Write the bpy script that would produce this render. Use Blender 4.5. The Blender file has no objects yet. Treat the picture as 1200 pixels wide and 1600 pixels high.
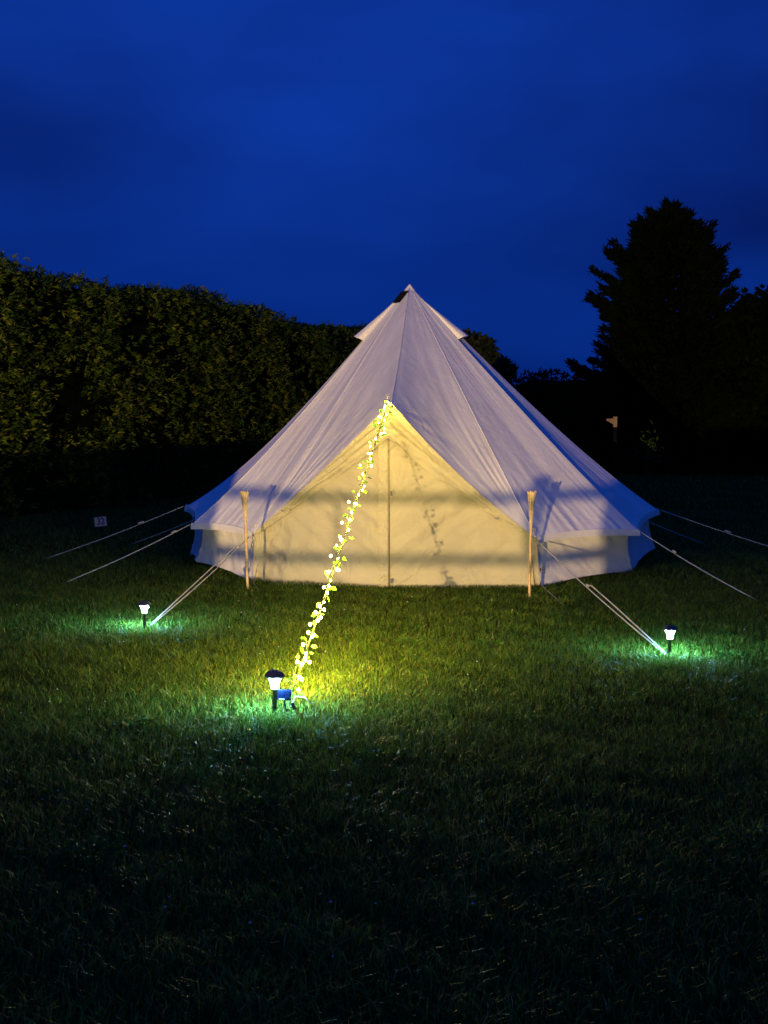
import bpy, math, random
import numpy as np
from mathutils import Vector, Matrix, noise

R = math.radians
random.seed(7)
rng = np.random.default_rng(11)
scn = bpy.context.scene
col = scn.collection

# ------------------------------------------------------------------ camera
F_PX, CAM_H, HORIZON = 2310.0, 1.54, 655.0
PITCH = math.atan((800.0 - HORIZON) / F_PX)
cam_d = bpy.data.cameras.new('camera')
cam = bpy.data.objects.new('camera', cam_d); col.objects.link(cam)
cam_d.sensor_fit = 'VERTICAL'; cam_d.sensor_height = 36.0
cam_d.lens = F_PX / 1600.0 * 36.0
cam_d.clip_start = 0.05; cam_d.clip_end = 2000.0
cam.location = (0, 0, CAM_H)
cam.rotation_euler = (R(90) - PITCH, 0, 0)
scn.camera = cam

def at(px, py, Y):
    """World point at distance Y in front of the camera that is seen at photo pixel px, py."""
    cp, sp = math.cos(PITCH), math.sin(PITCH)
    dx, du = px - 600.0, -(py - 800.0)
    d = Vector((dx, F_PX * cp + du * sp, -F_PX * sp + du * cp))
    k = Y / d.y
    return Vector((0, 0, CAM_H)) + d * k

def ground_at(px, py, z=0.0):
    cp, sp = math.cos(PITCH), math.sin(PITCH)
    dx, du = px - 600.0, -(py - 800.0)
    d = Vector((dx, F_PX * cp + du * sp, -F_PX * sp + du * cp))
    k = (z - CAM_H) / d.z
    return Vector((0, 0, CAM_H)) + d * k

# ------------------------------------------------------------------ world: overcast blue hour
world = bpy.data.worlds.new('World'); scn.world = world
world.use_nodes = True
nt = world.node_tree; nt.nodes.clear()
N = nt.nodes.new; Lk = nt.links.new
out = N('ShaderNodeOutputWorld'); bg = N('ShaderNodeBackground'); Lk(bg.outputs[0], out.inputs[0])
sky = N('ShaderNodeTexSky'); sky.sky_type = 'NISHITA'; sky.sun_disc = False
sky.sun_elevation = R(-3); sky.sun_rotation = R(150)
tc = N('ShaderNodeTexCoord')
sep = N('ShaderNodeSeparateXYZ'); Lk(tc.outputs['Generated'], sep.inputs[0])
mx = N('ShaderNodeMath'); mx.operation = 'MAXIMUM'; Lk(sep.outputs['Z'], mx.inputs[0]); mx.inputs[1].default_value = 0.0
ov = N('ShaderNodeMath'); ov.operation = 'MULTIPLY_ADD'; Lk(mx.outputs[0], ov.inputs[0])   # overcast: 1 + 2 sin(elevation)
ov.inputs[1].default_value = 2.2; ov.inputs[2].default_value = 1.0
mp = N('ShaderNodeMapping'); mp.inputs['Scale'].default_value = (1.0, 1.0, 2.3); mp.inputs['Location'].default_value = (4.1, 1.0, 0.0); Lk(tc.outputs['Generated'], mp.inputs[0])
cl = N('ShaderNodeTexNoise'); cl.inputs['Scale'].default_value = 3.1; cl.inputs['Detail'].default_value = 4.0
cl.inputs['Roughness'].default_value = 0.45; Lk(mp.outputs[0], cl.inputs['Vector'])
cr = N('ShaderNodeValToRGB'); Lk(cl.outputs['Fac'], cr.inputs[0])
cr.color_ramp.elements[0].position = 0.30; cr.color_ramp.elements[0].color = (0.0006, 0.0085, 0.095, 1)
cr.color_ramp.elements[1].position = 0.72; cr.color_ramp.elements[1].color = (0.0020, 0.0280, 0.255, 1)
mul = N('ShaderNodeVectorMath'); mul.operation = 'SCALE'; Lk(cr.outputs[0], mul.inputs[0]); Lk(ov.outputs[0], mul.inputs['Scale'])
sc2 = N('ShaderNodeVectorMath'); sc2.operation = 'SCALE'; Lk(sky.outputs[0], sc2.inputs[0]); sc2.inputs['Scale'].default_value = 0.02
add = N('ShaderNodeVectorMath'); add.operation = 'ADD'; Lk(mul.outputs[0], add.inputs[0]); Lk(sc2.outputs[0], add.inputs[1])
Lk(add.outputs[0], bg.inputs['Color']); bg.inputs['Strength'].default_value = 0.93

scn.view_settings.view_transform = 'Standard'
scn.view_settings.look = 'None'
scn.view_settings.gamma = 1.0
scn.view_settings.exposure = 0.0
scn.view_settings.use_curve_mapping = False
scn.cycles.use_denoising = True
scn.cycles.max_bounces = 5
scn.cycles.sample_clamp_indirect = 3.0

LAMP_POWER = 32500.0
LAMP_LOC = Vector((-5.0, -14.0, 0.85))
BULB_STRENGTH = 4000.0
STAKE_STRENGTH = 1750.0

# ------------------------------------------------------------------ materials
def mat(name, base, rough=0.7, noise_scale=None, var=0.25, bump=0.0, bump_scale=40.0, metallic=0.0, translucent=0.0, spec=0.5, coords='Object'):
    m = bpy.data.materials.new(name); m.use_nodes = True
    t = m.node_tree; n = t.nodes; l = t.links
    p = n['Principled BSDF']; o = n['Material Output']
    p.inputs['Roughness'].default_value = rough
    p.inputs['Metallic'].default_value = metallic
    p.inputs['Specular IOR Level'].default_value = spec
    p.inputs['Base Color'].default_value = (*base, 1)
    tcn = n.new('ShaderNodeTexCoord')
    csock = None
    if noise_scale:
        nz = n.new('ShaderNodeTexNoise'); nz.inputs['Scale'].default_value = noise_scale; nz.inputs['Detail'].default_value = 5
        l.new(tcn.outputs[coords], nz.inputs['Vector'])
        rp = n.new('ShaderNodeValToRGB'); l.new(nz.outputs['Fac'], rp.inputs[0])
        rp.color_ramp.elements[0].position = 0.25; rp.color_ramp.elements[1].position = 0.75
        rp.color_ramp.elements[0].color = (*[c * (1 - var) for c in base], 1)
        rp.color_ramp.elements[1].color = (*[min(1, c * (1 + var)) for c in base], 1)
        l.new(rp.outputs[0], p.inputs['Base Color']); csock = rp.outputs[0]
    if bump:
        bz = n.new('ShaderNodeTexNoise'); bz.inputs['Scale'].default_value = bump_scale; bz.inputs['Detail'].default_value = 4
        l.new(tcn.outputs[coords], bz.inputs['Vector'])
        bp = n.new('ShaderNodeBump'); bp.inputs['Strength'].default_value = bump; bp.inputs['Distance'].default_value = 0.01
        l.new(bz.outputs['Fac'], bp.inputs['Height']); l.new(bp.outputs[0], p.inputs['Normal'])
    if translucent:
        tr = n.new('ShaderNodeBsdfTranslucent'); tr.inputs[0].default_value = (*base, 1)
        if csock: l.new(csock, tr.inputs[0])
        ms = n.new('ShaderNodeMixShader'); ms.inputs[0].default_value = translucent
        l.new(p.outputs[0], ms.inputs[1]); l.new(tr.outputs[0], ms.inputs[2]); l.new(ms.outputs[0], o.inputs[0])
    return m

def foliage_mat(name, rough=0.55, translucent=0.3, spec=0.3):
    """Foliage coloured leaf by leaf from the mesh's own per-leaf colour."""
    m = bpy.data.materials.new(name); m.use_nodes = True
    t = m.node_tree; n = t.nodes; l = t.links
    p = n['Principled BSDF']; o = n['Material Output']
    p.inputs['Roughness'].default_value = rough; p.inputs['Specular IOR Level'].default_value = spec
    a = n.new('ShaderNodeAttribute'); a.attribute_name = 'leaf_colour'
    l.new(a.outputs['Color'], p.inputs['Base Color'])
    tr = n.new('ShaderNodeBsdfTranslucent'); l.new(a.outputs['Color'], tr.inputs[0])
    ms = n.new('ShaderNodeMixShader'); ms.inputs[0].default_value = translucent
    l.new(p.outputs[0], ms.inputs[1]); l.new(tr.outputs[0], ms.inputs[2]); l.new(ms.outputs[0], o.inputs[0])
    return m

def emis(name, colour, strength):
    m = bpy.data.materials.new(name); m.use_nodes = True
    p = m.node_tree.nodes['Principled BSDF']
    p.inputs['Base Color'].default_value = (0.8, 0.8, 0.8, 1)
    p.inputs['Emission Color'].default_value = (*colour, 1)
    p.inputs['Emission Strength'].default_value = strength
    return m

M = {}
def canvas_mat(name, base, crease=0.12):
    m = mat(name, base, rough=0.9, noise_scale=2.3, var=0.07, spec=0.1, translucent=0.10)
    n = m.node_tree.nodes; l = m.node_tree.links; p = n['Principled BSDF']
    tcn = n.new('ShaderNodeTexCoord')
    w = n.new('ShaderNodeTexNoise'); w.inputs['Scale'].default_value = 420; w.inputs['Detail'].default_value = 2
    c = n.new('ShaderNodeTexNoise'); c.inputs['Scale'].default_value = 11; c.inputs['Detail'].default_value = 4; c.inputs['Distortion'].default_value = 1.5
    l.new(tcn.outputs['Object'], w.inputs['Vector']); l.new(tcn.outputs['Object'], c.inputs['Vector'])
    b1 = n.new('ShaderNodeBump'); b1.inputs['Strength'].default_value = 0.05; b1.inputs['Distance'].default_value = 0.03
    l.new(c.outputs['Fac'], b1.inputs['Height'])
    cw = n.new('ShaderNodeTexNoise'); cw.inputs['Scale'].default_value = 3.4; cw.inputs['Detail'].default_value = 5; cw.inputs['Distortion'].default_value = 0.9
    l.new(tcn.outputs['Object'], cw.inputs['Vector'])
    ab = n.new('ShaderNodeMath'); ab.operation = 'SUBTRACT'; l.new(cw.outputs['Fac'], ab.inputs[0]); ab.inputs[1].default_value = 0.5
    a2 = n.new('ShaderNodeMath'); a2.operation = 'ABSOLUTE'; l.new(ab.outputs[0], a2.inputs[0])
    b3 = n.new('ShaderNodeBump'); b3.inputs['Strength'].default_value = crease; b3.inputs['Distance'].default_value = 0.10
    l.new(a2.outputs[0], b3.inputs['Height']); l.new(b1.outputs[0], b3.inputs['Normal']); b1 = b3
    b2 = n.new('ShaderNodeBump'); b2.inputs['Strength'].default_value = 0.10; b2.inputs['Distance'].default_value = 0.002
    l.new(w.outputs['Fac'], b2.inputs['Height']); l.new(b1.outputs[0], b2.inputs['Normal']); l.new(b2.outputs[0], p.inputs['Normal'])
    return m
M['canvas'] = canvas_mat('cotton_canvas', (0.85, 0.79, 0.67))
M['canvas_dimmed'] = canvas_mat('cotton_canvas_dimmed', (0.46, 0.405, 0.255), 0.6)  # roof cotton with weaker lamp light and warm bulb tint put into its colour
M['seam'] = mat('canvas_seam', (0.72, 0.68, 0.60), 0.85, spec=0.2)
M['rope'] = mat('guy_rope', (0.42, 0.39, 0.33), 0.85, 60, 0.2)
M['vine'] = mat('vine_cord', (0.05, 0.07, 0.015), 0.9, 40, 0.3, spec=0.1)
M['black'] = mat('black_plastic', (0.012, 0.012, 0.014), 0.35)
M['dark'] = mat('webbing_and_post_shade', (0.004, 0.004, 0.007), 0.9, spec=0.05)
M['zip'] = mat('zip_tape', (0.16, 0.11, 0.05), 0.7)
M['toggle'] = mat('toggle', (0.10, 0.10, 0.09), 0.6)
M['metal'] = mat('galvanised_metal', (0.35, 0.35, 0.36), 0.4, metallic=0.9)
M['bamboo'] = mat('bamboo', (0.50, 0.31, 0.12), 0.5, 25, 0.3, 0.2, 90)
M['bamboo_split'] = mat('split_bamboo', (0.56, 0.40, 0.20), 0.6, 40, 0.35, 0.2, 120)
M['wood'] = mat('weathered_wood', (0.26, 0.17, 0.09), 0.8, 8, 0.35, 0.4, 60)
M['lit_post_wood'] = mat('lit_post_wood', (0.22, 0.14, 0.06), 0.7, 20, 0.3, 0.3, 60)
M['soil'] = mat('lawn_soil', (0.022, 0.032, 0.005), 0.95, 6, 0.5, 0.7, 35, spec=0.0)
M['bark'] = mat('bark', (0.016, 0.012, 0.008), 0.9, 20, 0.4, 0.6, 40)
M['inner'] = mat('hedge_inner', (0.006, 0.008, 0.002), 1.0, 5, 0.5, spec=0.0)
M['leaf'] = foliage_mat('leaf', 0.7, 0.25, 0.06)
M['needle'] = foliage_mat('needle', 0.9, 0.0, 0.0)
M['blade'] = foliage_mat('grass_blade', 0.6, 0.22, 0.08)
M['white_plate'] = mat('white_plate', (0.40, 0.40, 0.40), 0.5, 12, 0.1)
M['ink'] = mat('black_ink', (0.015, 0.015, 0.02), 0.6)
M['glow_white'] = emis('stake_lamp_glow', (0.22, 0.62, 1.0), STAKE_STRENGTH)
M['glow_warm'] = emis('fairy_bulb_glow', (1.0, 0.72, 0.14), BULB_STRENGTH)
M['cell'] = mat('solar_cell', (0.003, 0.006, 0.022), 0.15, 30, 0.3)
M['cell_frame'] = mat('solar_frame', (0.003, 0.005, 0.018), 0.7, spec=0.1)
M['garland_leaf'] = mat('garland_leaf', (0.055, 0.15, 0.012), 0.5, 30, 0.35, translucent=0.35)
M['petal'] = mat('petal', (0.5, 0.5, 0.42), 0.9, spec=0.0)

# ------------------------------------------------------------------ helpers
class MB:
    def __init__(s): s.v = []; s.f = []
    def add(s, vs, fs):
        b = len(s.v); s.v += [tuple(v) for v in vs]; s.f += [tuple(b + i for i in f) for f in fs]; return s
    def box(s, c, size, rot=None):
        x, y, z = [d / 2 for d in size]; c = Vector(c)
        vs = [Vector((i * x, j * y, k * z)) for k in (-1, 1) for j in (-1, 1) for i in (-1, 1)]
        if rot: vs = [rot @ v for v in vs]
        return s.add([v + c for v in vs], [(0, 2, 3, 1), (4, 5, 7, 6), (0, 1, 5, 4), (2, 6, 7, 3), (0, 4, 6, 2), (1, 3, 7, 5)])
    def tube(s, pts, rad, seg=8, caps=True):
        pts = [Vector(p) for p in pts]
        if not hasattr(rad, '__len__'): rad = [rad] * len(pts)
        rings = []
        for i, p in enumerate(pts):
            d = (pts[min(i + 1, len(pts) - 1)] - pts[max(i - 1, 0)]).normalized()
            a = Vector((0, 0, 1)) if abs(d.z) < 0.9 else Vector((1, 0, 0))
            u = d.cross(a).normalized(); w = d.cross(u)
            rings.append([p + (u * math.cos(2 * math.pi * k / seg) + w * math.sin(2 * math.pi * k / seg)) * rad[i] for k in range(seg)])
        vs = [v for r in rings for v in r]; fs = []
        for i in range(len(pts) - 1):
            for k in range(seg):
                k2 = (k + 1) % seg
                fs.append((i * seg + k, i * seg + k2, (i + 1) * seg + k2, (i + 1) * seg + k))
        if caps:
            fs.append(tuple(range(seg))[::-1]); n = (len(pts) - 1) * seg
            fs.append(tuple(n + k for k in range(seg)))
        return s.add(vs, fs)
    def lathe(s, prof, seg=16, centre=(0, 0, 0)):
        c = Vector(centre); vs = []; fs = []
        for r, z in prof:
            for k in range(seg):
                a = 2 * math.pi * k / seg; vs.append(c + Vector((r * math.cos(a), r * math.sin(a), z)))
        for i in range(len(prof) - 1):
            for k in range(seg):
                k2 = (k + 1) % seg
                fs.append((i * seg + k, i * seg + k2, (i + 1) * seg + k2, (i + 1) * seg + k))
        return s.add(vs, fs)
    def build(s, name, material, parent=None, smooth=False):
        me = bpy.data.meshes.new(name); me.from_pydata(s.v, [], s.f); me.update()
        me.materials.append(material)
        if smooth: me.shade_smooth()
        return link(name, me, parent)

def link(name, me, parent=None):
    o = bpy.data.objects.new(name, me); col.objects.link(o)
    if parent:
        o.parent = parent
        w = parent_world(parent)
        o.matrix_parent_inverse = w.inverted()
    return o
def parent_world(p):
    m = p.matrix_basis.copy()
    while p.parent:
        m = p.parent.matrix_basis @ p.matrix_parent_inverse @ m; p = p.parent
    return m

def tag(o, label=None, cat=None, group=None, kind=None):
    if label: o['label'] = label
    if cat: o['category'] = cat
    if group: o['group'] = group
    if kind: o['kind'] = kind
    return o
def empty(name, loc, label, cat, group=None):
    o = bpy.data.objects.new(name, None); col.objects.link(o); o.location = loc
    o.empty_display_size = 0.1
    return tag(o, label, cat, group)

def np_mesh(name, verts, faces_flat, sizes, material, colours=None, parent=None):
    """verts (n,3); faces as a flat index array with polygon sizes; colours per vertex."""
    me = bpy.data.meshes.new(name)
    nv, nf = len(verts), len(sizes)
    me.vertices.add(nv); me.vertices.foreach_set('co', np.asarray(verts, np.float32).ravel())
    me.loops.add(len(faces_flat)); me.loops.foreach_set('vertex_index', np.asarray(faces_flat, np.int32))
    starts = np.concatenate(([0], np.cumsum(sizes)[:-1])).astype(np.int32)
    me.polygons.add(nf); me.polygons.foreach_set('loop_start', starts)
    try: me.polygons.foreach_set('loop_total', np.asarray(sizes, np.int32))
    except Exception: pass
    me.update(calc_edges=True)
    if colours is not None:
        a = me.color_attributes.new('leaf_colour', 'FLOAT_COLOR', 'POINT')
        a.data.foreach_set('color', np.concatenate([colours, np.ones((nv, 1))], 1).astype(np.float32).ravel())
    me.materials.append(material)
    return link(name, me, parent)

def leaf_mesh(name, pos, direc, length, width, colours, material, parent=None, curl=0.25):
    """One kite-shaped folded leaf (two triangles each side of the fold would be costly: a bent quad) per position."""
    n = len(pos)
    d = direc / np.maximum(np.linalg.norm(direc, axis=1, keepdims=True), 1e-6)
    r = rng.normal(size=(n, 3)); u = np.cross(d, r); u /= np.maximum(np.linalg.norm(u, axis=1, keepdims=True), 1e-6)
    w = np.cross(d, u)
    L = length[:, None]; W = width[:, None]
    v = np.empty((n, 4, 3))
    v[:, 0] = pos
    v[:, 1] = pos + d * L * 0.45 + u * W * 0.5
    v[:, 2] = pos + d * L + w * L * curl
    v[:, 3] = pos + d * L * 0.45 - u * W * 0.5
    idx = np.arange(n * 4)
    return np_mesh(name, v.reshape(-1, 3), idx, np.full(n, 4), material, np.repeat(colours, 4, axis=0), parent)

# ------------------------------------------------------------------ the lawn
g = MB()
gs = 60
xs = [-400, -120, -40] + list(np.linspace(-12, 12, gs)) + [40, 120, 400]
ys = [-400, -60, -20] + list(np.linspace(-16, 45, 90)) + [90, 200, 800]
def gz(x, y):
    return 0.012 * noise.noise(Vector((x * 0.9, y * 0.9, 0))) - 0.012 if abs(x) < 30 and -20 < y < 60 else -0.012
g.add([(x, y, gz(x, y)) for y in ys for x in xs],
      [(j * len(xs) + i, j * len(xs) + i + 1, (j + 1) * len(xs) + i + 1, (j + 1) * len(xs) + i) for j in range(len(ys) - 1) for i in range(len(xs) - 1)])
lawn = g.build('lawn', M['soil'], smooth=True); tag(lawn, 'dark lawn reaching to the hedges all round the tent', 'lawn', kind='structure')

def grass():
    bands = [(2.6, 5.0, 6500, 1.0), (5.0, 7.5, 6200, 1.0), (7.5, 10, 5200, 1.08), (10, 13.5, 3900, 1.2), (13.5, 17, 2300, 1.35), (17, 25, 800, 1.9), (25, 40, 150, 3.0)]
    P = []; S = []
    for y0, y1, rho, sc in bands:
        hw1 = 0.27 * y1 + 1.3
        n = int(rho * 0.85 * 2 * hw1 * (y1 - y0))
        x = rng.uniform(-hw1, hw1, n); y = rng.uniform(y0, y1, n)
        k = np.abs(x) < 0.27 * y + 1.3
        P.append(np.stack([x[k], y[k]], 1)); S.append(np.full(k.sum(), sc))
    P = np.concatenate(P); S = np.concatenate(S); n = len(P)
    # patches: cheap smooth value noise from summed sines
    def patch(f, ph):
        x, y = P[:, 0] * f, P[:, 1] * f
        return (np.sin(x * 1.7 + ph + 1.3 * np.sin(y * 1.1 + ph)) + np.sin(y * 2.1 - ph + 1.7 * np.sin(x * 0.9)) + np.sin((x + y) * 1.3 + 2 * ph)) / 3
    tall = 0.5 + 0.5 * patch(1.9, 0.7); dry = 0.5 + 0.5 * patch(1.1, 2.1); clump = 0.5 + 0.5 * patch(7.0, 4.0)
    # nothing grows through the tent's floor
    inside = (P[:, 0] - 0.42) ** 2 + (P[:, 1] - 15.95) ** 2 < 2.2 ** 2
    keep = ~inside
    P, S, tall, dry, clump = P[keep], S[keep], tall[keep], dry[keep], clump[keep]; n = len(P)
    trod = np.exp(-((P[:, 0] - 0.08 + 0.12 * (13.4 - P[:, 1])) / 0.55) ** 2) * np.clip((P[:, 1] - 9.5) / 3.0, 0, 1)   # worn line to the door
    dry = np.clip(dry + 0.35 * trod, 0, 1)
    h = (1 - 0.45 * trod) * (0.022 + 0.020 * tall + 0.016 * clump) * rng.uniform(0.6, 1.35, n) * (1 + 0.15 * (S - 1))
    w = 0.0050 * S * rng.uniform(0.6, 1.3, n)
    a = rng.uniform(0, 2 * np.pi, n)
    lean = rng.uniform(0.2, 1.5, n) * h * 1.1
    la = a + rng.normal(0, 0.7, n) + np.pi / 2
    side = np.stack([np.cos(a), np.sin(a), np.zeros(n)], 1) * (w / 2)[:, None]
    base = np.stack([P[:, 0], P[:, 1], np.full(n, -0.02)], 1)
    ld = np.stack([np.cos(la), np.sin(la), np.zeros(n)], 1)
    mid = base + ld * (lean * 0.3)[:, None]; mid[:, 2] += h * 0.62 + 0.012
    tip = base + ld * lean[:, None]; tip[:, 2] += h + 0.012
    v = np.empty((n, 5, 3))
    v[:, 0] = base - side; v[:, 1] = base + side; v[:, 2] = mid + side * 0.8; v[:, 3] = mid - side * 0.8; v[:, 4] = tip
    b = (np.arange(n) * 5)[:, None]
    f = np.concatenate([b + [[0, 1, 2, 3]], b + [[3, 2, 4]]], 1).ravel()
    sizes = np.tile([4, 3], n)
    green = np.array([0.080, 0.138, 0.014]); yel = np.array([0.132, 0.145, 0.016]); straw = np.array([0.17, 0.165, 0.05]); deep = np.array([0.045, 0.100, 0.012])
    m1 = np.clip(dry + rng.normal(0, 0.3, n), 0, 1)[:, None]
    c = deep * (1 - m1) + green * m1
    k = rng.random(n) < 0.22; c[k] = yel
    k = rng.random(n) < 0.025 + 0.08 * trod; c[k] = straw
    c *= 0.86 * (rng.uniform(0.4, 1.85, n) * (0.8 + 0.4 * clump))[:, None]
    c5 = np.repeat(c, 5, axis=0)
    o = np_mesh('grass', v.reshape(-1, 3), f, sizes, M['blade'], c5)
    tag(o, 'short mown green grass covering the lawn in front of the tent', 'grass', kind='stuff')
grass()

# clover leaves and small white flower heads dotted in the turf: too many to count
def clover():
    n = 80
    y = rng.uniform(4.0, 13.2, n); x = rng.uniform(-1, 1, n) * (0.27 * y + 0.6)
    x = np.where(rng.random(n) < 0.45, -np.abs(x), x)
    mb = MB()
    for i in range(n):
        r = random.uniform(0.003, 0.0055); z = random.uniform(0.030, 0.052)
        mb.lathe([(0.0005, z - r * .6), (r * .8, z - r * .2), (r, z + r * .2), (r * .5, z + r * .7), (0.0005, z + r * .8)], 6, (x[i], y[i], 0))
    P_, D_, L_, W_, C_ = [], [], [], [], []
    for i in range(26):                                   # low broad-leaved weeds
        cy = random.uniform(4.0, 12.5); cx = random.uniform(-1, 1) * (.27 * cy + .3); rr = random.uniform(.04, .13)
        for j in range(int(90 * rr / .1)):
            a = random.uniform(0, 6.283); q = rr * math.sqrt(random.random())
            P_.append((cx + q * math.cos(a), cy + q * math.sin(a), random.uniform(.02, .045))); D_.append((math.cos(a), math.sin(a), random.uniform(.1, .8)))
            L_.append(random.uniform(.014, .026)); W_.append(random.uniform(.012, .018)); C_.append([v * random.uniform(.7, 1.3) for v in (.04, .09, .012)])
    w = leaf_mesh('clover_leaves', np.array(P_), np.array(D_), np.array(L_), np.array(W_), np.array(C_), M['blade'])
    tag(w, 'low clover leaves growing in patches through the grass', 'clover', kind='stuff')
    o = mb.build('clover_flowers', M['petal']); tag(o, 'tiny white clover flowers dotted through the grass', 'flowers', kind='stuff')
clover()

# ------------------------------------------------------------------ the bell tent
APEX = at(640, 446, 15.9)
PEAK = at(611, 629, 13.50)             # top of the door's A-frame, where the canopy ridge ends
E = {}                                  # eave corners
E['L0'] = at(396, 833, 13.98); E['L1'] = at(301, 819, 14.85); E['L2'] = at(291, 791, 15.9)
E['R0'] = at(838, 840, 13.42); E['R1'] = at(997, 829, 14.5); E['R2'] = at(1028, 797, 15.9)
RC = Vector((0.42, 15.95, 0))
for k, a in (('B1', 122), ('B2', 155), ('B3', 205), ('B4', 238)):      # behind, measured round from the front to the right
    E[k] = Vector((RC.x + 2.58 * math.sin(R(a)), RC.y - 2.58 * math.cos(R(a)), 0.57))
W = {}                                  # foot of the wall
W['L0'] = at(395, 911, 13.96); W['L1'] = at(306, 877.5, 15.3); W['L2'] = at(297, 866, 16.3)
W['R0'] = at(845, 917, 13.5); W['R1'] = at(988, 893, 14.9); W['R2'] = at(1023, 857, 16.35)
for k in ('B1', 'B2', 'B3', 'B4'):
    W[k] = Vector((RC.x + (E[k].x - RC.x) * 0.985, RC.y + (E[k].y - RC.y) * 0.985, 0.03))
ORDER = ['L0', 'L1', 'L2', 'B4', 'B3', 'B2', 'B1', 'R2', 'R1', 'R0']

tent = empty('bell_tent', (RC.x, RC.y, 0), 'cream canvas bell tent with pointed roof and zipped front door', 'tent')
bpy.context.view_layer.update()

SAG = {'L0': .03, 'L1': .13, 'L2': .24, 'R0': .02, 'R1': .06, 'R2': .13}
def seam_pt(k, t):
    """Roof seam from the apex (t=0) down to eave corner k (t=1), hanging in a shallow curve."""
    e = E[k] if k != 'P' else PEAK
    p = APEX.lerp(e, t)
    s = SAG.get(k, 0.10) if k != 'P' else 0.10
    p.z -= s * 4 * t * (1 - t) * (0.55 + 0.9 * t)* 0.75
    return p

def fabric(name, fn, ns, ntt, material, parent, wrinkle=None, thick=0.0):
    P = [[fn(i / ns, j / ntt) for i in range(ns + 1)] for j in range(ntt + 1)]
    Q = [[p.copy() for p in row] for row in P]
    if wrinkle:
        for j in range(ntt + 1):
            for i in range(ns + 1):
                a = P[j][min(i + 1, ns)] - P[j][max(i - 1, 0)]
                b = P[min(j + 1, ntt)][i] - P[max(j - 1, 0)][i]
                n = a.cross(b)
                if n.length > 1e-9:
                    n.normalize()
                    if n.y > 0 and abs(n.y) > 0.02: n = -n
                    Q[j][i] = P[j][i] + n * wrinkle(i / ns, j / ntt, P[j][i])
    mb = MB(); w = ns + 1
    mb.add([p for row in Q for p in row], [(j * w + i, j * w + i + 1, (j + 1) * w + i + 1, (j + 1) * w + i) for j in range(ntt) for i in range(ns)])
    return mb.build(name, material, parent, smooth=True)

def ridged(x, y, z=0.0):
    return 1.0 - abs(noise.noise(Vector((x, y, z)))) * 2.0

def roof_panel(k0, k1, seed, ridge=False):
    def fn(s, t):
        t2 = max(t, 0.004)
        a, b = seam_pt(k0, t2), seam_pt(k1, t2)
        p = a.lerp(b, s)
        bow = 4 * s * (1 - s)
        out = (p - Vector((RC.x, RC.y, p.z))); 
        if not ridge:
            # panels dish slightly between the seams and the eave is cut in a shallow curve
            p -= out.normalized() * bow * 0.07 * t2 * (1 - 0.2 * t2)
            p.z += bow * 0.025 * t2 ** 6
        else:
            p.z -= bow * 0.07 * t2 * t2
        return p
    def wr(s, t, p):
        f = 4 * s * (1 - s)
        corner = max(0, t - 0.55) / 0.45
        near = (abs(s - 0.0) < 1) * 1
        v = 0.010 * noise.noise(Vector((s * 5 + seed * 3, t * 1.6, seed))) * t
        v += 0.010 * noise.noise(Vector((s * 22 * (0.4 + t), t * 2.2, seed + 9))) * (0.25 + 0.75 * (t - 0.5) ** 2 * 4) * min(1, t * 3)
        v += 0.006 * corner * noise.noise(Vector((s * 46, t * 5 + s * 9, seed + 21)))
        return v * min(1, f * 4 + 0.05)
    return fabric('roof_panel', fn, 44, 70, M['canvas'], tent, wr)

for i in range(len(ORDER) - 1):
    rp = roof_panel(ORDER[i], ORDER[i + 1], i * 1.7)
# the two panels that rise over the door, meeting on the ridge
def front_panel(side):
    k = 'L0' if side < 0 else 'R0'
    def fn(s, t):
        t2 = max(t, 0.004)
        a, b = seam_pt('P', t2), seam_pt(k, t2)
        p = a.lerp(b, s)
        bow = 4 * s * (1 - s)
        p.y += bow * 0.13 * t2 * t2 * 0.7
        p.z -= bow * (0.02 if side < 0 else 0.075) * t2 ** 2
        return p
    def wr(s, t, p):
        f = min(1, 4 * s * (1 - s) * 4 + 0.05)
        d = math.sqrt((s) ** 2 + ((1 - t) * 1.6) ** 2) + 1e-3          # distance from the A-frame peak
        ang = math.atan2((1 - t) * 1.6, s + 1e-4)
        v = 0.011 * noise.noise(Vector((ang * 7.0, d * 1.3, 3 + side))) * math.exp(-d * 1.6)
        d2 = math.sqrt((1 - s) ** 2 + ((1 - t) * 1.6) ** 2) + 1e-3     # folds fan from the eave corner too
        ang2 = math.atan2((1 - t) * 1.6, 1 - s + 1e-4)
        v += 0.020 * noise.noise(Vector((ang2 * 9.0, d2 * 1.2, 7 + side))) * math.exp(-d2 * 2.4) * min(1, d2 * 4)
        v += 0.007 * noise.noise(Vector((s * 6, t * 4, 11 + side))) * t
        return v * f
    return fabric('roof_panel', fn, 60, 80, M['canvas'], tent, wr)
front_panel(-1); front_panel(1)

# seams standing proud of the cloth
def seam(pts, r, parent=tent, name='seam'):
    return MB().tube(pts, r, 5).build(name, M['seam'], parent, True)
for k in ('L0', 'R0', 'L1'):
    o_ = lambda p: (p - Vector((RC.x, RC.y, p.z))).normalized() * 0.004 + Vector((0, -0.002, 0.004))
    seam([seam_pt(k, t / 70) + o_(seam_pt(k, t / 70)) * 0.3 for t in range(2, 71)], 0.0022)
seam([seam_pt('P', t / 24) + Vector((0, -0.004, 0.004)) for t in range(1, 25)], 0.0025)

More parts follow.
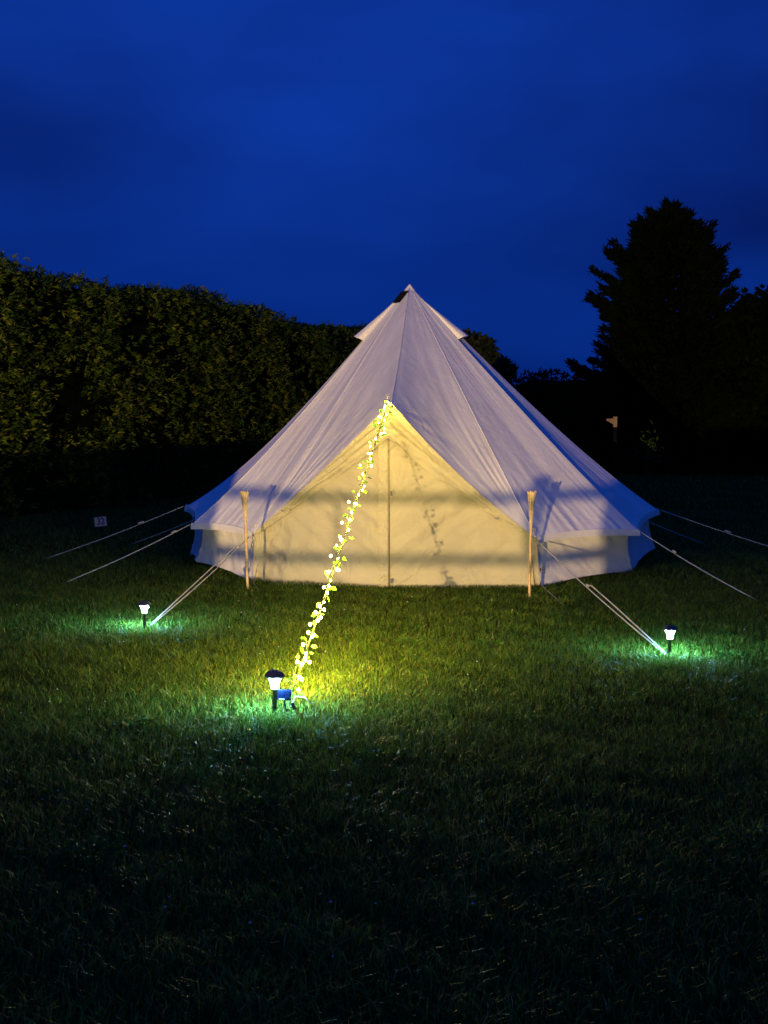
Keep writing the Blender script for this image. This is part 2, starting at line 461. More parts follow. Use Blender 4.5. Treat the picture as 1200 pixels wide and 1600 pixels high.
# vertical valance that hangs from the eave over the wall
for i in range(len(ORDER) - 1):
    a, b = ORDER[i], ORDER[i + 1]
    def fn(s, t, a=a, b=b):
        p = seam_pt(a, 1).lerp(seam_pt(b, 1), s)
        bow = 4 * s * (1 - s)
        out = (p - Vector((RC.x, RC.y, p.z))).normalized()
        p -= out * bow * 0.056
        p.z += bow * 0.025 + 0.012 - t * 0.065
        p += out * (0.010 + 0.012 * math.sin(t * 2))
        return p
    fabric('eave_valance', fn, 30, 4, M['canvas'], tent, lambda s, t, p: 0.008 * t * noise.noise(Vector((p.x * 6, p.y * 6, 2))))

# walls
def wall(k0, k1, seed):
    def fn(s, t):
        top = E[k0].lerp(E[k1], s); bot = W[k0].lerp(W[k1], s)
        c = Vector((RC.x, RC.y, 0))
        o1 = (top - Vector((c.x, c.y, top.z))).normalized()
        top = top - o1 * (0.10 + 0.03 * math.sin(s * math.pi)); top.z += 0.05
        bow = 4 * s * (1 - s)
        p = top.lerp(bot, t)
        p.z += bow * 0.025 * t
        p += o1 * (-0.03 * math.sin(t * math.pi) - bow * 0.02)
        return p
    def wr(s, t, p):
        v = 0.012 * noise.noise(Vector((s * 7 + t * 2.5, t * 1.6, seed)))
        v += 0.008 * noise.noise(Vector((s * 24 + t * 9, t * 2.4, seed + 5)))
        v += 0.012 * max(0, t - 0.7) / 0.3 * noise.noise(Vector((s * 5, t * 14, seed + 8)))
        return v
    return fabric('wall_panel', fn, 60, 30, M['canvas'], tent, wr)
for i in range(len(ORDER) - 1):
    wp = wall(ORDER[i], ORDER[i + 1], 40 + i)
    if ORDER[i + 1] == 'R0': wall_r = wp

for k, dx in (('L0', .45), ('R0', -.45)):            # the wall is lapped behind the door's edge
    def fn(s, t, k=k, dx=dx):
        e = E[k] + Vector((0, .05, .08)); q = e.lerp(W[k] + Vector((0, .03, 0)), t)
        return q + Vector((dx * s, .14 * s + .02, 0.0))
    fabric('wall_lap', fn, 8, 12, M['canvas_dimmed'], tent)

# ---- the door: two cloths hanging below the canopy, zip between them
DB = [at(403, 907, 14.0), at(440, 913, 13.78), at(607, 917.5, 13.58), at(720, 920, 13.52), at(835, 917.5, 13.50)]
DT = at(606, 660, 13.77)
def on_poly(pts, u):
    u = min(max(u, 0), 1) * (len(pts) - 1); i = min(int(u), len(pts) - 2)
    return pts[i].lerp(pts[i + 1], u - i)
def door_cloth(side):
    if side < 0:
        bot = lambda s: on_poly([DB[2], DB[2].lerp(DB[1], .5), DB[1], DB[0]], s)
        ec = E['L0'] + Vector((0.045, 0.13, 0.05))
    else:
        bot = lambda s: on_poly([DB[2], DB[3], DB[4]], s)
        ec = E['R0'] + Vector((-0.05, 0.13, 0.05))
    def fn(s, t):
        top = DT.lerp(ec, s) + Vector((0, 0.0, -0.03 * 4 * s * (1 - s)))
        b = bot(s)
        if side > 0: b = b + Vector((0, 0, -0.012 * (1 - s)))
        p = top.lerp(b, t)
        p.y += 0.05 * math.sin(t * math.pi) * 4 * s * (1 - s)
        if side > 0: p += Vector((-0.016 * (1 - s), 0.006 * (1 - s), 0))
        return p
    def wr(s, t, p):
        q = p.z + (p.x - DB[2].x) * (0.9 if side < 0 else -0.75)         # folds run down and outwards from the peak
        q2 = p.z * 0.8 - (p.x - DB[2].x) * side * 0.7
        v = 0.022 * noise.noise(Vector((q * 3.2, q2 * 0.9, 3 + side)))
        v += 0.020 * noise.noise(Vector((q * 9, q2 * 1.6, 5 + side)))
        c = noise.noise(Vector((p.x * 4, p.z * 4, 13 + side)))
        v += 0.020 * max(0, c) * ridged(p.x * 11 + p.z * 5, p.z * 8 - p.x * 4, 8 + side)
        return v * min(1, s * 8 + 0.1)
    return fabric('door_cloth', fn, 80, 100, M['canvas_dimmed'], tent, wr)
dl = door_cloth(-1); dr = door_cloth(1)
# sewn placket and zip where the two cloths meet
def fnp(s, t):
    p = DT.lerp(DB[2], t); return p + Vector((-0.004 - 0.085 * s, -0.030, 0.004 * math.sin(t * 9)))
pl = fabric('placket', fnp, 8, 120, M['canvas_dimmed'], tent, lambda s, t, p: 0.016 * noise.noise(Vector((s * 3 + t * 40, t * 38 - s * 4, 6))))
zip_pts = [DT.lerp(DB[2], t / 40) + Vector((0.008, -0.022, 0.0)) for t in range(3, 41)]
MB().tube(zip_pts, [0.0015 + 0.0030 * (i / 37) for i in range(38)], 5).build('zip', M['zip'], tent)
for py in (771, 908):
    c = at(611.5, py, 13.52)
    MB().box(c, (0.020, 0.012, 0.042)).build('zip_toggle', M['toggle'], tent)

# the deep hem of the canopy folded down round the door, wide at the peak and closing at the corners
def canopy_hem(side):
    k = 'L0' if side < 0 else 'R0'
    drop = (lambda s: 0.30 * (1 - s) ** 1.0 + 0.012) if side > 0 else (lambda s: 0.30 * (1 - s) ** 0.62 * (1 - 0.35 * s) + 0.012)
    def top(s):
        p = PEAK.lerp(E[k], s); bow = 4 * s * (1 - s)
        p.y += bow * 0.13 * 0.7; p.z -= bow * (0.02 if side < 0 else 0.075)
        return p
    def fn(s, t):
        p = top(s)
        d = drop(s) * t
        p.z -= d
        p.x += -side * 0.0 - 0.03 * t * (1 - s) * (1 if side > 0 else 0.6)
        p.y += 0.15 * t * (1 - s) ** 0.8 - 0.006
        return p
    def wr(s, t, p):
        v = 0.026 * noise.noise(Vector((t * 5 + s * 3, s * 2.4, 31 + side)))
        v += 0.022 * noise.noise(Vector((t * 11 + s * 8, s * 4.5, 35 + side)))
        return v * min(1, (1 - s) * 5) * min(1, t * 6)
    return fabric('canopy_hem', fn, 70, 16, M['canvas_dimmed'], tent, wr), top, drop
for sd in (-1, 1):
    hem, top, drop = canopy_hem(sd)
    pts = []
    for i in range(0, 31):
        s = i / 30; p = top(s); p.z -= drop(s); p.y += 0.15 * (1 - s) ** 0.8 - 0.006; p.x -= 0.03 * (1 - s) * (1 if sd > 0 else 0.6); pts.append(p)
    MB().tube(pts, 0.0045, 5).build('hem_cord', M['canvas_dimmed'], tent, True)
# brass hooks that hold the hem on the door edge
for px, py, Y in ((443, 797, 13.7), (776, 809, 13.42)):
    c = at(px, py, Y); MB().tube([c + Vector((-.02, 0, 0)), c + Vector((0, -.01, -.012)), c + Vector((.015, 0, -.004))], 0.005, 6).build('hook', M['metal'], tent)
# metal spike of the A-frame pole and its ring, at the peak
MB().tube([PEAK + Vector((-.035, .0, -.02)), PEAK + Vector((-.035, -.005, .075))], [.008, .005], 8).build('pole_spike', M['metal'], tent)
c = PEAK + Vector((-.01, -.03, -.02))
MB().tube([c + Vector((.022 * math.cos(a * .55), 0, .022 * math.sin(a * .55))) for a in range(12)], .004, 6).build('ring', M['metal'], tent)
# loose tie cords at the door's corners
for k, sx_ in (('L0', -.012), ('R0', .02)):
    c = E[k] + Vector((sx_, -.03, -.02))
    MB().tube([c, c + Vector((.012, -.005, -.05)), c + Vector((-.006, -.004, -.09)), c + Vector((.016, 0, -.14))], .0035, 5).build('tie_cord', M['zip'], tent, True)
# centre pole and door poles inside
MB().tube([(RC.x - .05, RC.y, 0), APEX + Vector((0, 0, -0.05))], 0.016, 10).build('centre_pole', M['metal'], tent)
MB().tube([(PEAK.x - .03, 14.05, 0), PEAK + Vector((-.03, 0.40, -0.02))], 0.011, 8).build('door_pole', M['metal'], tent)
# reinforced cap at the apex
def cap_fn(s, t):
    a = s * 2 * math.pi; r = 0.003 + 0.056 * t
    return APEX + Vector((r * math.cos(a), r * math.sin(a), 0.012 - 0.066 * t ** 1.15))
fabric('apex_cap', cap_fn, 24, 6, M['canvas'], tent)

# hooded vents near the top, left, right and back
def vent_hood(k0, k1, t0, t1, lift, s0, s1):
    def base(s, t):
        tt = t0 + (t1 - t0) * t
        return seam_pt(k0, tt).lerp(seam_pt(k1, tt), s0 + (s1 - s0) * s)
    def fn(s, t):
        p = base(s, t)
        o = (p - Vector((RC.x, RC.y, p.z))).normalized()
        return p + (o * 0.9 + Vector((0, 0, 0.35))) * (lift * t ** 1.3 * max(0.0, math.sin(math.pi * s)) ** 0.45 + 0.004)
    return fabric('vent_hood', fn, 20, 18, M['canvas'], tent, lambda s, t, p: 0.004 * noise.noise(Vector((s * 8, t * 3, 5))))
vent_hood('L1', 'B4', 0.02, 0.222, 0.13, 0.10, 0.62)
vent_hood('B1', 'R1', 0.02, 0.225, 0.13, 0.38, 0.92)
vent_hood('B3', 'B2', 0.02, 0.22, 0.13, 0.1, 0.9)
# dark webbing strap lying over the left of the apex
a0, a1 = at(631, 455, 15.74), at(615, 472, 15.70)
sw = Vector((0.085, 0.0, 0.012))
MB().add([a0 - sw * .35, a0 + sw * .55, a1 + sw * .75, a1 - sw * .10] + [v + Vector((0, .02, -.01)) for v in (a0 - sw * .35, a0 + sw * .55, a1 + sw * .75, a1 - sw * .10)],
         [(0, 1, 2, 3), (7, 6, 5, 4), (0, 4, 5, 1), (1, 5, 6, 2), (2, 6, 7, 3), (3, 7, 4, 0)]).build('strap', M['dark'], tent)

# maker's small dark print at the right wall's foot
pr = at(848.5, 889, 13.42)
mb = MB()
for dx, dz, w, h in ((-.022, -.006, .014, .030), (-.006, .0, .005, .03), (.004, .008, .014, .006), (.004, -.012, .014, .006), (.016, .000, .006, .03), (0, -.03, .05, .005)):
    mb.box(pr + Vector((dx, -.0, dz)), (w, .003, h))
mb.build('printed_mark', M['ink'], wall_r)

# ---- guy ropes: eave corner to peg, with a slider and a doubled lower length
def guy(name, p0, p1, slide, r=0.0050, double=True, slider_mat='rope', spread=None, rope_mat='rope'):
    rope = MB().tube([p0.lerp(p1, i / 12) - Vector((0, 0, 0.02 * math.sin(math.pi * i / 12))) for i in range(13)], r, 6)
    m = p0.lerp(p1, slide)
    if double:
        d = (p1 - p0).normalized(); sd = spread or d.cross(Vector((0, 0, 1))).normalized()
        q = p1 + sd * 0.01
        rope.tube([m, m + d * .04 + sd * 0.026, m.lerp(q, .3) + sd * 0.024, m.lerp(q, .7) + sd * .013, q], r, 6)
    o = rope.build('guy_rope', M[rope_mat], tent, True)
    d = (p1 - p0).normalized()
    MB().tube([m - d * 0.035, m - d * 0.02, m + d * 0.02, m + d * 0.035], [.006, .010, .010, .006], 8).build('slider', M[slider_mat], o)
    MB().tube([p1 + Vector((d.x, d.y, 0)).normalized() * .035 + Vector((0, 0, .035)), p1 + Vector((0, 0, 0.0)), p1 - Vector((d.x, d.y, 0)).normalized() * .06 + Vector((0, 0, -.10))], 0.005, 6).build('peg', M['dark'], o)
    return o
guy('R0', E['R0'] + Vector((0.01, -0.02, -0.03)), ground_at(1041, 1024), 0.47, spread=Vector((0.7, 0, 0.35)))
guy('R1', E['R1'] + Vector((0.02, -0.02, -0.01)), ground_at(1183, 938), 0.32, double=False)
guy('R2', E['R2'] + Vector((0.03, 0, 0)), Vector((4.75, 15.7, 0)), 0.4, double=False)
guy('L0', E['L0'] + Vector((-0.04, -0.03, -0.035)), ground_at(234, 979), 0.13)
guy('L1', E['L1'] + Vector((-0.02, -0.02, 0)), ground_at(100, 911), 0.14, double=False)
guy('L2', E['L2'] + Vector((-0.03, 0, 0)), Vector((-3.75, 16.2, 0)), 0.3, double=False)
for k in ('B1', 'B2', 'B3', 'B4'):
    o1 = (E[k] - Vector((RC.x, RC.y, E[k].z))).normalized()
    guy(k, E[k], Vector((E[k].x, E[k].y, 0)) + o1 * 1.6, 0.3, double=False)
GA = ground_at(447, 1110)                       # the rope that holds the A-frame runs forward to here
ROPE_TOP = PEAK + Vector((-0.03, -0.04, -0.01))
guy('front', ROPE_TOP, GA, 0.9, r=0.004, rope_mat='vine', slider_mat='vine')
# short cord loops that peg the wall's corners
for k, q in (('R0', (880, 945)), ('L0', (403, 922))):
    MB().tube([W[k] + Vector((0, -.01, .02)), ground_at(*q, 0.01)], 0.004, 5).build('wall_cord', M['rope'], tent)

# ------------------------------------------------------------------ leafy string of fairy lights wound round the front rope
gar = empty('fairy_light_garland', GA, 'lit leafy string of warm fairy lights wound around the front guy rope', 'fairy lights')
bpy.context.view_layer.update()
bulb_me = bpy.data.meshes.new('bulb')
import bmesh
bm = bmesh.new(); bmesh.ops.create_icosphere(bm, subdivisions=1, radius=1.0); bm.to_mesh(bulb_me); bm.free()
bulb_me.materials.append(M['glow_warm']); bulb_me.shade_smooth()
leaf_v = [(0, 0, 0), (.28, .10, .30), (-.28, .10, .30), (.36, .06, .62), (-.36, .06, .62), (0, -.02, .5), (.18, .0, .9), (-.18, .0, .9), (0, -.12, 1.05), (0, .0, .25)]
leaf_f = [(0, 1, 9), (0, 9, 2), (1, 3, 5, 9), (9, 5, 4, 2), (3, 6, 8, 5), (5, 8, 7, 4)]
gl_me = bpy.data.meshes.new('leaf'); gl_me.from_pydata(leaf_v, [], leaf_f); gl_me.materials.append(M['garland_leaf']); gl_me.shade_smooth()
def along(u): return ROPE_TOP.lerp(GA, u)
def even(f):
    """Lights are strung closer together towards the foot of the rope."""
    return f * (1 + 0.55 * (1 - f))
ax = (GA - ROPE_TOP).normalized(); sx = ax.cross(Vector((0, 0, 1))).normalized(); sz = sx.cross(ax)
turns = 21
def coil(u, r): return along(u) + (sx * math.cos(u * turns * 2 * math.pi) + sz * math.sin(u * turns * 2 * math.pi)) * r
MB().tube([coil(i / 420, 0.014 + 0.008 * noise.noise(Vector((i * .1, 0, 0)))) for i in range(418)], 0.0018, 4).build('cord', M['vine'], gar, True)
nb = 60
for i in range(nb):
    u = (i + 0.5) / nb
    u = min(even(u) * 0.945 + random.uniform(-.006, .006), 0.95)
    r = random.uniform(0.012, 0.034) if random.random() < 0.8 else random.uniform(.04, .06)
    a = random.uniform(0, 2 * math.pi)
    p = along(u) + (sx * math.cos(a) + sz * math.sin(a)) * r
    b = link('bulb', bulb_me, gar); sc = random.uniform(0.85, 1.15) * (0.0036 + 0.0044 * u)
    b.matrix_basis = Matrix.Translation(p) @ Matrix.Diagonal((sc, sc, sc * 1.25, 1))
for i in range(4):                                # the surplus of the string bunched under the peak
    p = along(0.012 + i * 0.03) + sx * random.uniform(-.03, .03) + sz * random.uniform(-.035, .01)
    b = link('bulb', bulb_me, gar); b.matrix_basis = Matrix.Translation(p) @ Matrix.Scale(random.uniform(.0035, .0045), 4)
nl = 74
for i in range(nl):
    u = (i + 0.5) / nl + random.uniform(-.012, .012)
    u = min(max(u, 0.0), 0.985)
    a = random.uniform(0, 2 * math.pi)
    o = sx * math.cos(a) + sz * math.sin(a)
    p = along(u) + o * random.uniform(0.012, 0.035)
    z = (o + ax * random.uniform(-.6, .6) + Vector((0, 0, random.uniform(-.5, .3)))).normalized()
    x = z.cross(Vector((random.uniform(-1, 1), random.uniform(-1, 1), random.uniform(-1, 1)))).normalized(); y = z.cross(x)
    L = random.uniform(0.026, 0.050)
    lf = link('leaf', gl_me, gar)
    lf.matrix_basis = Matrix.Translation(p) @ Matrix((x, y, z)).transposed().to_4x4() @ Matrix.Scale(L, 4)
# trailing end of cord at the foot, lying on the grass
e0 = ground_at(455, 1104, 0.03)
MB().tube([e0, e0 + Vector((.02, .02, .05)), e0 + Vector((.07, .02, .045)), e0 + Vector((.11, .0, .012))], 0.004, 6).build('loose_end', M['rope'], gar, True)
MB().tube([ground_at(457, 1100, .06), ground_at(461, 1108, .012)], [.009, .012], 8).build('connector', M['black'], gar)

# its small solar panel on a stake
sp0 = ground_at(445, 1112)
spn = empty('solar_panel_stake', sp0, 'small blue solar panel on a black stake at the garland foot', 'solar panel')
bpy.context.view_layer.update()
rot = Matrix.Rotation(R(5), 3, 'Y') @ Matrix.Rotation(R(8), 3, 'Z') @ Matrix.Rotation(R(-14), 3, 'X')
pc = at(444, 1085.5, sp0.y)
MB().tube([sp0 + Vector((0, 0, -.06)), Vector((sp0.x, sp0.y + .006, pc.z))], 0.0055, 8).build('stake', M['black'], spn)
MB().box(pc, (0.074, 0.010, 0.056), rot).build('frame', M['cell_frame'], spn)
for i in range(2):
    for j in range(2):
        MB().box(pc + rot @ Vector((-.016 + .032 * i, -.0062, -.0105 + .021 * j)), (0.030, 0.003, 0.0195), rot).build('solar_cell', M['cell'], spn)
MB().box(pc + rot @ Vector((-.012, -.0068, -.0235)), (0.030, 0.003, 0.0035), rot).build('printed_strip', M['white_plate'], spn)

# ------------------------------------------------------------------ solar stake lamps
def stake_lamp(base, h, label, lean=(0, 0)):
    t = empty('solar_stake_lamp', base, label, 'garden lamp', 'solar stake lamps on the lawn')
    bpy.context.view_layer.update()
    k = h / 0.215
    def L(prof): return [(r * k, z * k) for r, z in prof]
    x0 = Vector((0, 0, 0))
    parts = []
    parts.append(MB().lathe(L([(.004, -.08), (.0115, -.02), (.0125, .0), (.0125, .108), (.016, .110), (.016, .120)]), 14).build('stake', M['black'], t, True))
    sh = MB().lathe(L([(.0155, .120), (.0175, .124), (.0185, .138), (.0215, .150), (.0265, .163), (.033, .175)]), 20).build('lamp_shade', M['glow_white'], t, True)
    parts.append(sh)
    ring = MB().lathe(L([(.0193, .1365), (.0203, .1365), (.0203, .1400), (.0193, .1400)]), 20)
    parts.append(MB().box(Vector((0, -.0198 * k, .1385 * k)), (.010 * k, .003, .0032 * k)).build('badge', M['cell'], t))
    parts.append(MB().lathe(L([(.0, .176), (.034, .1755), (.051, .180), (.054, .186), (.050, .192), (.040, .203), (.030, .211), (.0, .213)]), 8).build('cap', M['black'], t))
    cell = MB().lathe(L([(.0, .2142), (.021, .2142)]), 4).build('solar_cell', M['cell'], t); parts.append(cell)
    for p in parts:
        p.matrix_parent_inverse = Matrix.Identity(4)
    t.rotation_euler = (R(lean[0]), R(lean[1]), R(random.uniform(0, 45)))
    return t
stake_lamp(ground_at(429, 1112), 0.223, 'lit white solar stake lamp nearest the camera beside the small solar panel', (2, -1))
stake_lamp(ground_at(226, 982), 0.207, 'lit white solar stake lamp at the left guy rope peg', (0, 0))
stake_lamp(ground_at(1046, 1025), 0.205, 'lit white solar stake lamp at the right guy rope peg', (0, 1))

# ------------------------------------------------------------------ bamboo torches
def torch(base, top, label):
    t = empty('bamboo_torch', base, label, 'garden torch', 'bamboo torches by the door')
    bpy.context.view_layer.update()
    d = top - base; H = d.length; dn = d.normalized()
    P = lambda f: base + d * f
    pole = MB()
    pts = []; rad = []
    for i in range(13):
        f = i / 12 * 0.80 - 0.06
        pts.append(P(f) + Vector((0.0018 * math.sin(i * 1.3), 0, 0))); rad.append(0.0125 - 0.001 * (i / 12))
    pole.tube(pts, rad, 10)
    pole.build('pole', M['bamboo'], t, True)
    for f in (0.17, 0.40, 0.585):
        MB().tube([P(f - .004), P(f - .0015), P(f + .0015), P(f + .004)], [.0125, .0150, .0150, .0125], 10).build('node', M['bamboo'], t, True)
    u = dn.cross(Vector((0, 1, 0))).normalized(); w = dn.cross(u)
    def ringpt(f, r, a): return P(f) + (u * math.cos(a) + w * math.sin(a)) * r
    ns = 11
    for k in range(ns):                                    # split strips that flare into the cup
        a = 2 * math.pi * (k + random.uniform(-.1, .1)) / ns; wd = 2 * math.pi / ns * 0.36
        mb = MB(); prof = [(0.66, .0125), (0.76, .0165), (0.86, .0235), (0.94, .033), (1.0 + random.uniform(-.008, .008), .042)]
        vs = []
        for f, r in prof:
            vs += [ringpt(f, r, a - wd), ringpt(f, r, a + wd), ringpt(f, r - .003, a + wd), ringpt(f, r - .003, a - wd)]
        fs = []
        for i in range(len(prof) - 1):
            for j in range(4):
                j2 = (j + 1) % 4; fs.append((4 * i + j, 4 * i + j2, 4 * i + 4 + j2, 4 * i + 4 + j))
        fs += [(3, 2, 1, 0), (16, 17, 18, 19)]
        mb.add(vs, fs).build('split_strip', M['bamboo_split'], t)
    for f, r in ((0.70, .0155), (0.895, .0285)):
        MB().tube([ringpt(f, r, 2 * math.pi * i / 16) for i in range(17)], 0.0032, 5).build('binding', M['rope'], t, True)
    can = MB(); pts = [(P(0.90), .0235), (P(0.955), .032), (P(0.985), .0375), (P(0.986), .010), (P(1.0), .009)]
    can.tube([p for p, _ in pts], [r for _, r in pts], 12).build('woven_cup', M['bamboo_split'], t)
torch(ground_at(387, 922), at(382, 768.5, ground_at(387, 922).y + .02), 'bamboo torch standing left of the tent door')
torch(ground_at(827, 935), at(831, 767.5, ground_at(827, 935).y + .02), 'bamboo torch standing right of the tent door')

# ------------------------------------------------------------------ pitch number on a short post
sb = at(157, 815, 19.5); base = Vector((sb.x, sb.y + .03, 0))
sg = empty('number_sign', base, 'small white pitch sign with black number 32 by the hedge', 'sign')
bpy.context.view_layer.update()
tilt = Matrix.Rotation(R(-6), 3, 'Y')
MB().box((base.x, base.y, .08), (.03, .02, .22)).build('post', M['bark'], sg)
MB().box(sb, (.160, .012, .122), tilt).build('plate', M['white_plate'], sg)
cu = bpy.data.curves.new('digits', 'FONT'); cu.body = '32'; cu.size = 0.125; cu.align_x = 'CENTER'; cu.align_y = 'CENTER'; cu.extrude = 0.0006; cu.offset = 0.0022
tmp = bpy.data.objects.new('tmp', cu); col.objects.link(tmp)
bpy.context.view_layer.update()
dm = bpy.data.meshes.new_from_object(tmp.evaluated_get(bpy.context.evaluated_depsgraph_get()))
bpy.data.objects.remove(tmp)
dm.materials.clear(); dm.materials.append(M['ink'])
dg = link('number', dm, sg)
dg.matrix_basis = Matrix.Translation(sb + Vector((0.004, -.0082, 0))) @ tilt.to_4x4() @ Matrix.Rotation(R(90), 4, 'X') @ Matrix.Diagonal((.85, 1, 1, 1))

# ------------------------------------------------------------------ hedges and trees
def sprays(pos, nrm, n_leaf, L, Wd, cols, spread=0.9, droop=0.25, sweep=(0, 0, 0)):
    """Around each spray point put n_leaf leaves fanning out."""
    n = len(pos)
    idx = np.repeat(np.arange(n), n_leaf); m = len(idx)
    main = nrm + rng.normal(0, 0.45, (n, 3)); main[:, 2] -= droop; main += np.array(sweep)
    main /= np.linalg.norm(main, axis=1, keepdims=True)
    p = pos[idx] + rng.normal(0, L * 0.45, (m, 3)) * 0.6
    d = main[idx] + rng.normal(0, spread * 0.5, (m, 3))
    base_c = cols[rng.integers(0, len(cols), n)]
    c = base_c[idx] * rng.uniform(0.65, 1.35, (m, 1))
    return p, d, rng.uniform(0.6, 1.3, m) * L, rng.uniform(0.7, 1.3, m) * Wd, c

def bumpy(u, v, s=1.0):
    return 0.5 * np.sin(u * 1.3 * s + 1.1 * np.sin(v * 1.7 * s)) + 0.3 * np.sin(v * 2.3 * s + u * 0.7 * s + 2) + 0.25 * np.sin(u * 3.1 * s - v * 2.2 * s)

def hedge(name, a, b, height_fn, depth, n, label, L, Wd, cols, leaves=6, amp=0.22):
    a = np.array(a, float); b = np.array(b, float)
    d = b - a; ln = np.linalg.norm(d); d /= ln
    nr = np.array([d[1], -d[0]])                     # the face towards the lawn
    root = empty(name, (a[0], a[1], 0), label, 'hedge')
    bpy.context.view_layer.update()
    # solid near-black core, added to block light and stand for inner shade
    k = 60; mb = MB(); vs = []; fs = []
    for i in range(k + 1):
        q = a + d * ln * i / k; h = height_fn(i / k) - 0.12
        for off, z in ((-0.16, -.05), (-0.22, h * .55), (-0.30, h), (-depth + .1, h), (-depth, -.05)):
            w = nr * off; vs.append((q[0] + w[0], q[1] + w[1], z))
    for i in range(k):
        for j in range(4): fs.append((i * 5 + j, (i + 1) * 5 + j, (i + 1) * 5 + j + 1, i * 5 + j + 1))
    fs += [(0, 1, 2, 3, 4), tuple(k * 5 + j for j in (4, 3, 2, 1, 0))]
    mb.add(vs, fs).build('dark_core', M['inner'], root)
    # leafy skin: face plus top
    nf = int(n * 0.8); u = rng.random(nf); z = rng.random(nf) ** 0.9
    hh = np.array([height_fn(x) for x in u])
    off = amp * bumpy(u * ln, z * hh, 1.6) + rng.normal(0, 0.13, nf) - 0.06 - 0.25 * np.clip(z - 0.88, 0, 1) * 8 * 0.3
    pf = np.stack([a[0] + d[0] * ln * u + nr[0] * off, a[1] + d[1] * ln * u + nr[1] * off, z * hh], 1)
    keep = rng.random(nf) < np.clip(0.62 + 0.75 * bumpy(u * ln + 3, z * hh * 1.2, 1.15), 0.06, 1.0)
    pf = pf[keep]; nf = len(pf)
    nn = np.tile(np.array([nr[0], nr[1], 0.15]), (nf, 1))
    nt_ = int(n * 0.2); u = rng.random(nt_); v = rng.random(nt_)
    hh = np.array([height_fn(x) for x in u]) + 0.10 * bumpy(u * ln, v * 3, 1.6) + rng.normal(0, 0.05, nt_)
    off = -v * depth
    pt = np.stack([a[0] + d[0] * ln * u + nr[0] * off, a[1] + d[1] * ln * u + nr[1] * off, hh - 0.05], 1)
    nt2 = np.tile(np.array([nr[0] * .4, nr[1] * .4, 0.9]), (nt_, 1))
    p, dd, l_, w_, c = sprays(np.concatenate([pf, pt]), np.concatenate([nn, nt2]), leaves, L, Wd, cols, spread=0.75, droop=0.2, sweep=(d[0] * 0.55, d[1] * 0.55, 0.1))
    f = leaf_mesh('foliage', p, dd, l_, w_, c, M['leaf'], root)
    f['kind'] = 'stuff'
    return root
HC = np.array([[0.080, 0.112, 0.009], [0.030, 0.050, 0.006], [0.150, 0.172, 0.015], [0.018, 0.032, 0.005], [0.050, 0.100, 0.009]])
def hh_left(u):
    y = 16.0 + u * 40.0
    # the clipped top steps down a little beyond its near end
    return 3.97 + 0.13 * math.sin(u * 21) + 0.06 * math.sin(u * 57 + 1) + 0.16 * max(0.0, min(1.0, (0.215 - u) / 0.05))
ha = at(0, 655, 22.6); hb = at(560, 655, 41.0)
dirv = Vector((hb.x - ha.x, hb.y - ha.y)).normalized()
A0 = Vector((ha.x, ha.y)) - dirv * 6.6; B0 = Vector((hb.x, hb.y)) + dirv * 16
hedge('tall_hedge', A0, B0, hh_left, 1.6, 34000, 'tall clipped green hedge running back along the left side', 0.090, 0.027, HC, 7)
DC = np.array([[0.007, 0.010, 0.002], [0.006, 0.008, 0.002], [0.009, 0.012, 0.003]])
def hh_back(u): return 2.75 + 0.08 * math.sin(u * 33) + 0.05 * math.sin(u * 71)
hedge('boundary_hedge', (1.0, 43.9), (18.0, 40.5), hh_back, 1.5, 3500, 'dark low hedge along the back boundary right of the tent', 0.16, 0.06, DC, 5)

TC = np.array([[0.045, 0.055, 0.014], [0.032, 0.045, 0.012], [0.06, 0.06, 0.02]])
def broadleaf(name, base, crown_c, rx, rz, n, cols, label, L=0.16, Wd=0.09, seed=1):
    root = empty(name, base, label, 'tree'); bpy.context.view_layer.update()
    r = random.Random(seed)
    tr = MB(); top = Vector((base.x, base.y, crown_c.z + rz * .3))
    tr.tube([Vector(base), Vector(base).lerp(top, .35) + Vector((.05, 0, 0)), Vector(base).lerp(top, .7), top], [rx * .10 + .05, rx * .08 + .04, rx * .055 + .02, .02], 8)
    trunk = tr.build('trunk', M['bark'], root, True)
    clumps = []
    for i in range(15):
        a = r.uniform(0, 2 * math.pi); e = r.uniform(-.5, 1.3); q = r.uniform(.55, .95)
        c = crown_c + Vector((rx * q * math.cos(a) * math.cos(e), rx * q * math.sin(a) * math.cos(e), rz * q * math.sin(e)))
        clumps.append((c, r.uniform(.22, .40) * rx))
        s = Vector(base).lerp(top, r.uniform(.45, .8))
        MB().tube([s, s.lerp(c, .55) + Vector((0, 0, -.05 * rx)), c], [.05, .03, .012], 5).build('limb', M['bark'], root, True)
    clumps.append((crown_c, rx * .6))
    P = []; Nn = []
    for c, q in clumps:
        m = n // len(clumps); v = rng.normal(size=(m, 3)); v /= np.linalg.norm(v, axis=1, keepdims=True)
        rr = q * rng.random((m, 1)) ** 0.45
        P.append(np.array(c) + v * rr * np.array([1, 1, .8])); Nn.append(v)
    p, d, l_, w_, c = sprays(np.concatenate(P), np.concatenate(Nn), 3, L, Wd, cols, spread=1.4)
    f = leaf_mesh('crown', p, d, l_, w_, c, M['leaf'] if cols is TC else M['needle'], root); f['kind'] = 'stuff'

cc = at(722, 600, 38); broadleaf('round_tree', Vector((cc.x, cc.y, 0)), cc, 1.2, 1.2, 2600, TC, 'small round leafy tree peeping out behind the tent roof', .15, .10, 3)
cc = at(1245, 585, 42); broadleaf('spreading_tree', Vector((cc.x, cc.y, 0)), cc, 2.5, 2.4, 13000, DC, 'dark spreading tree at the right edge beside the conifer', .20, .15, 5)

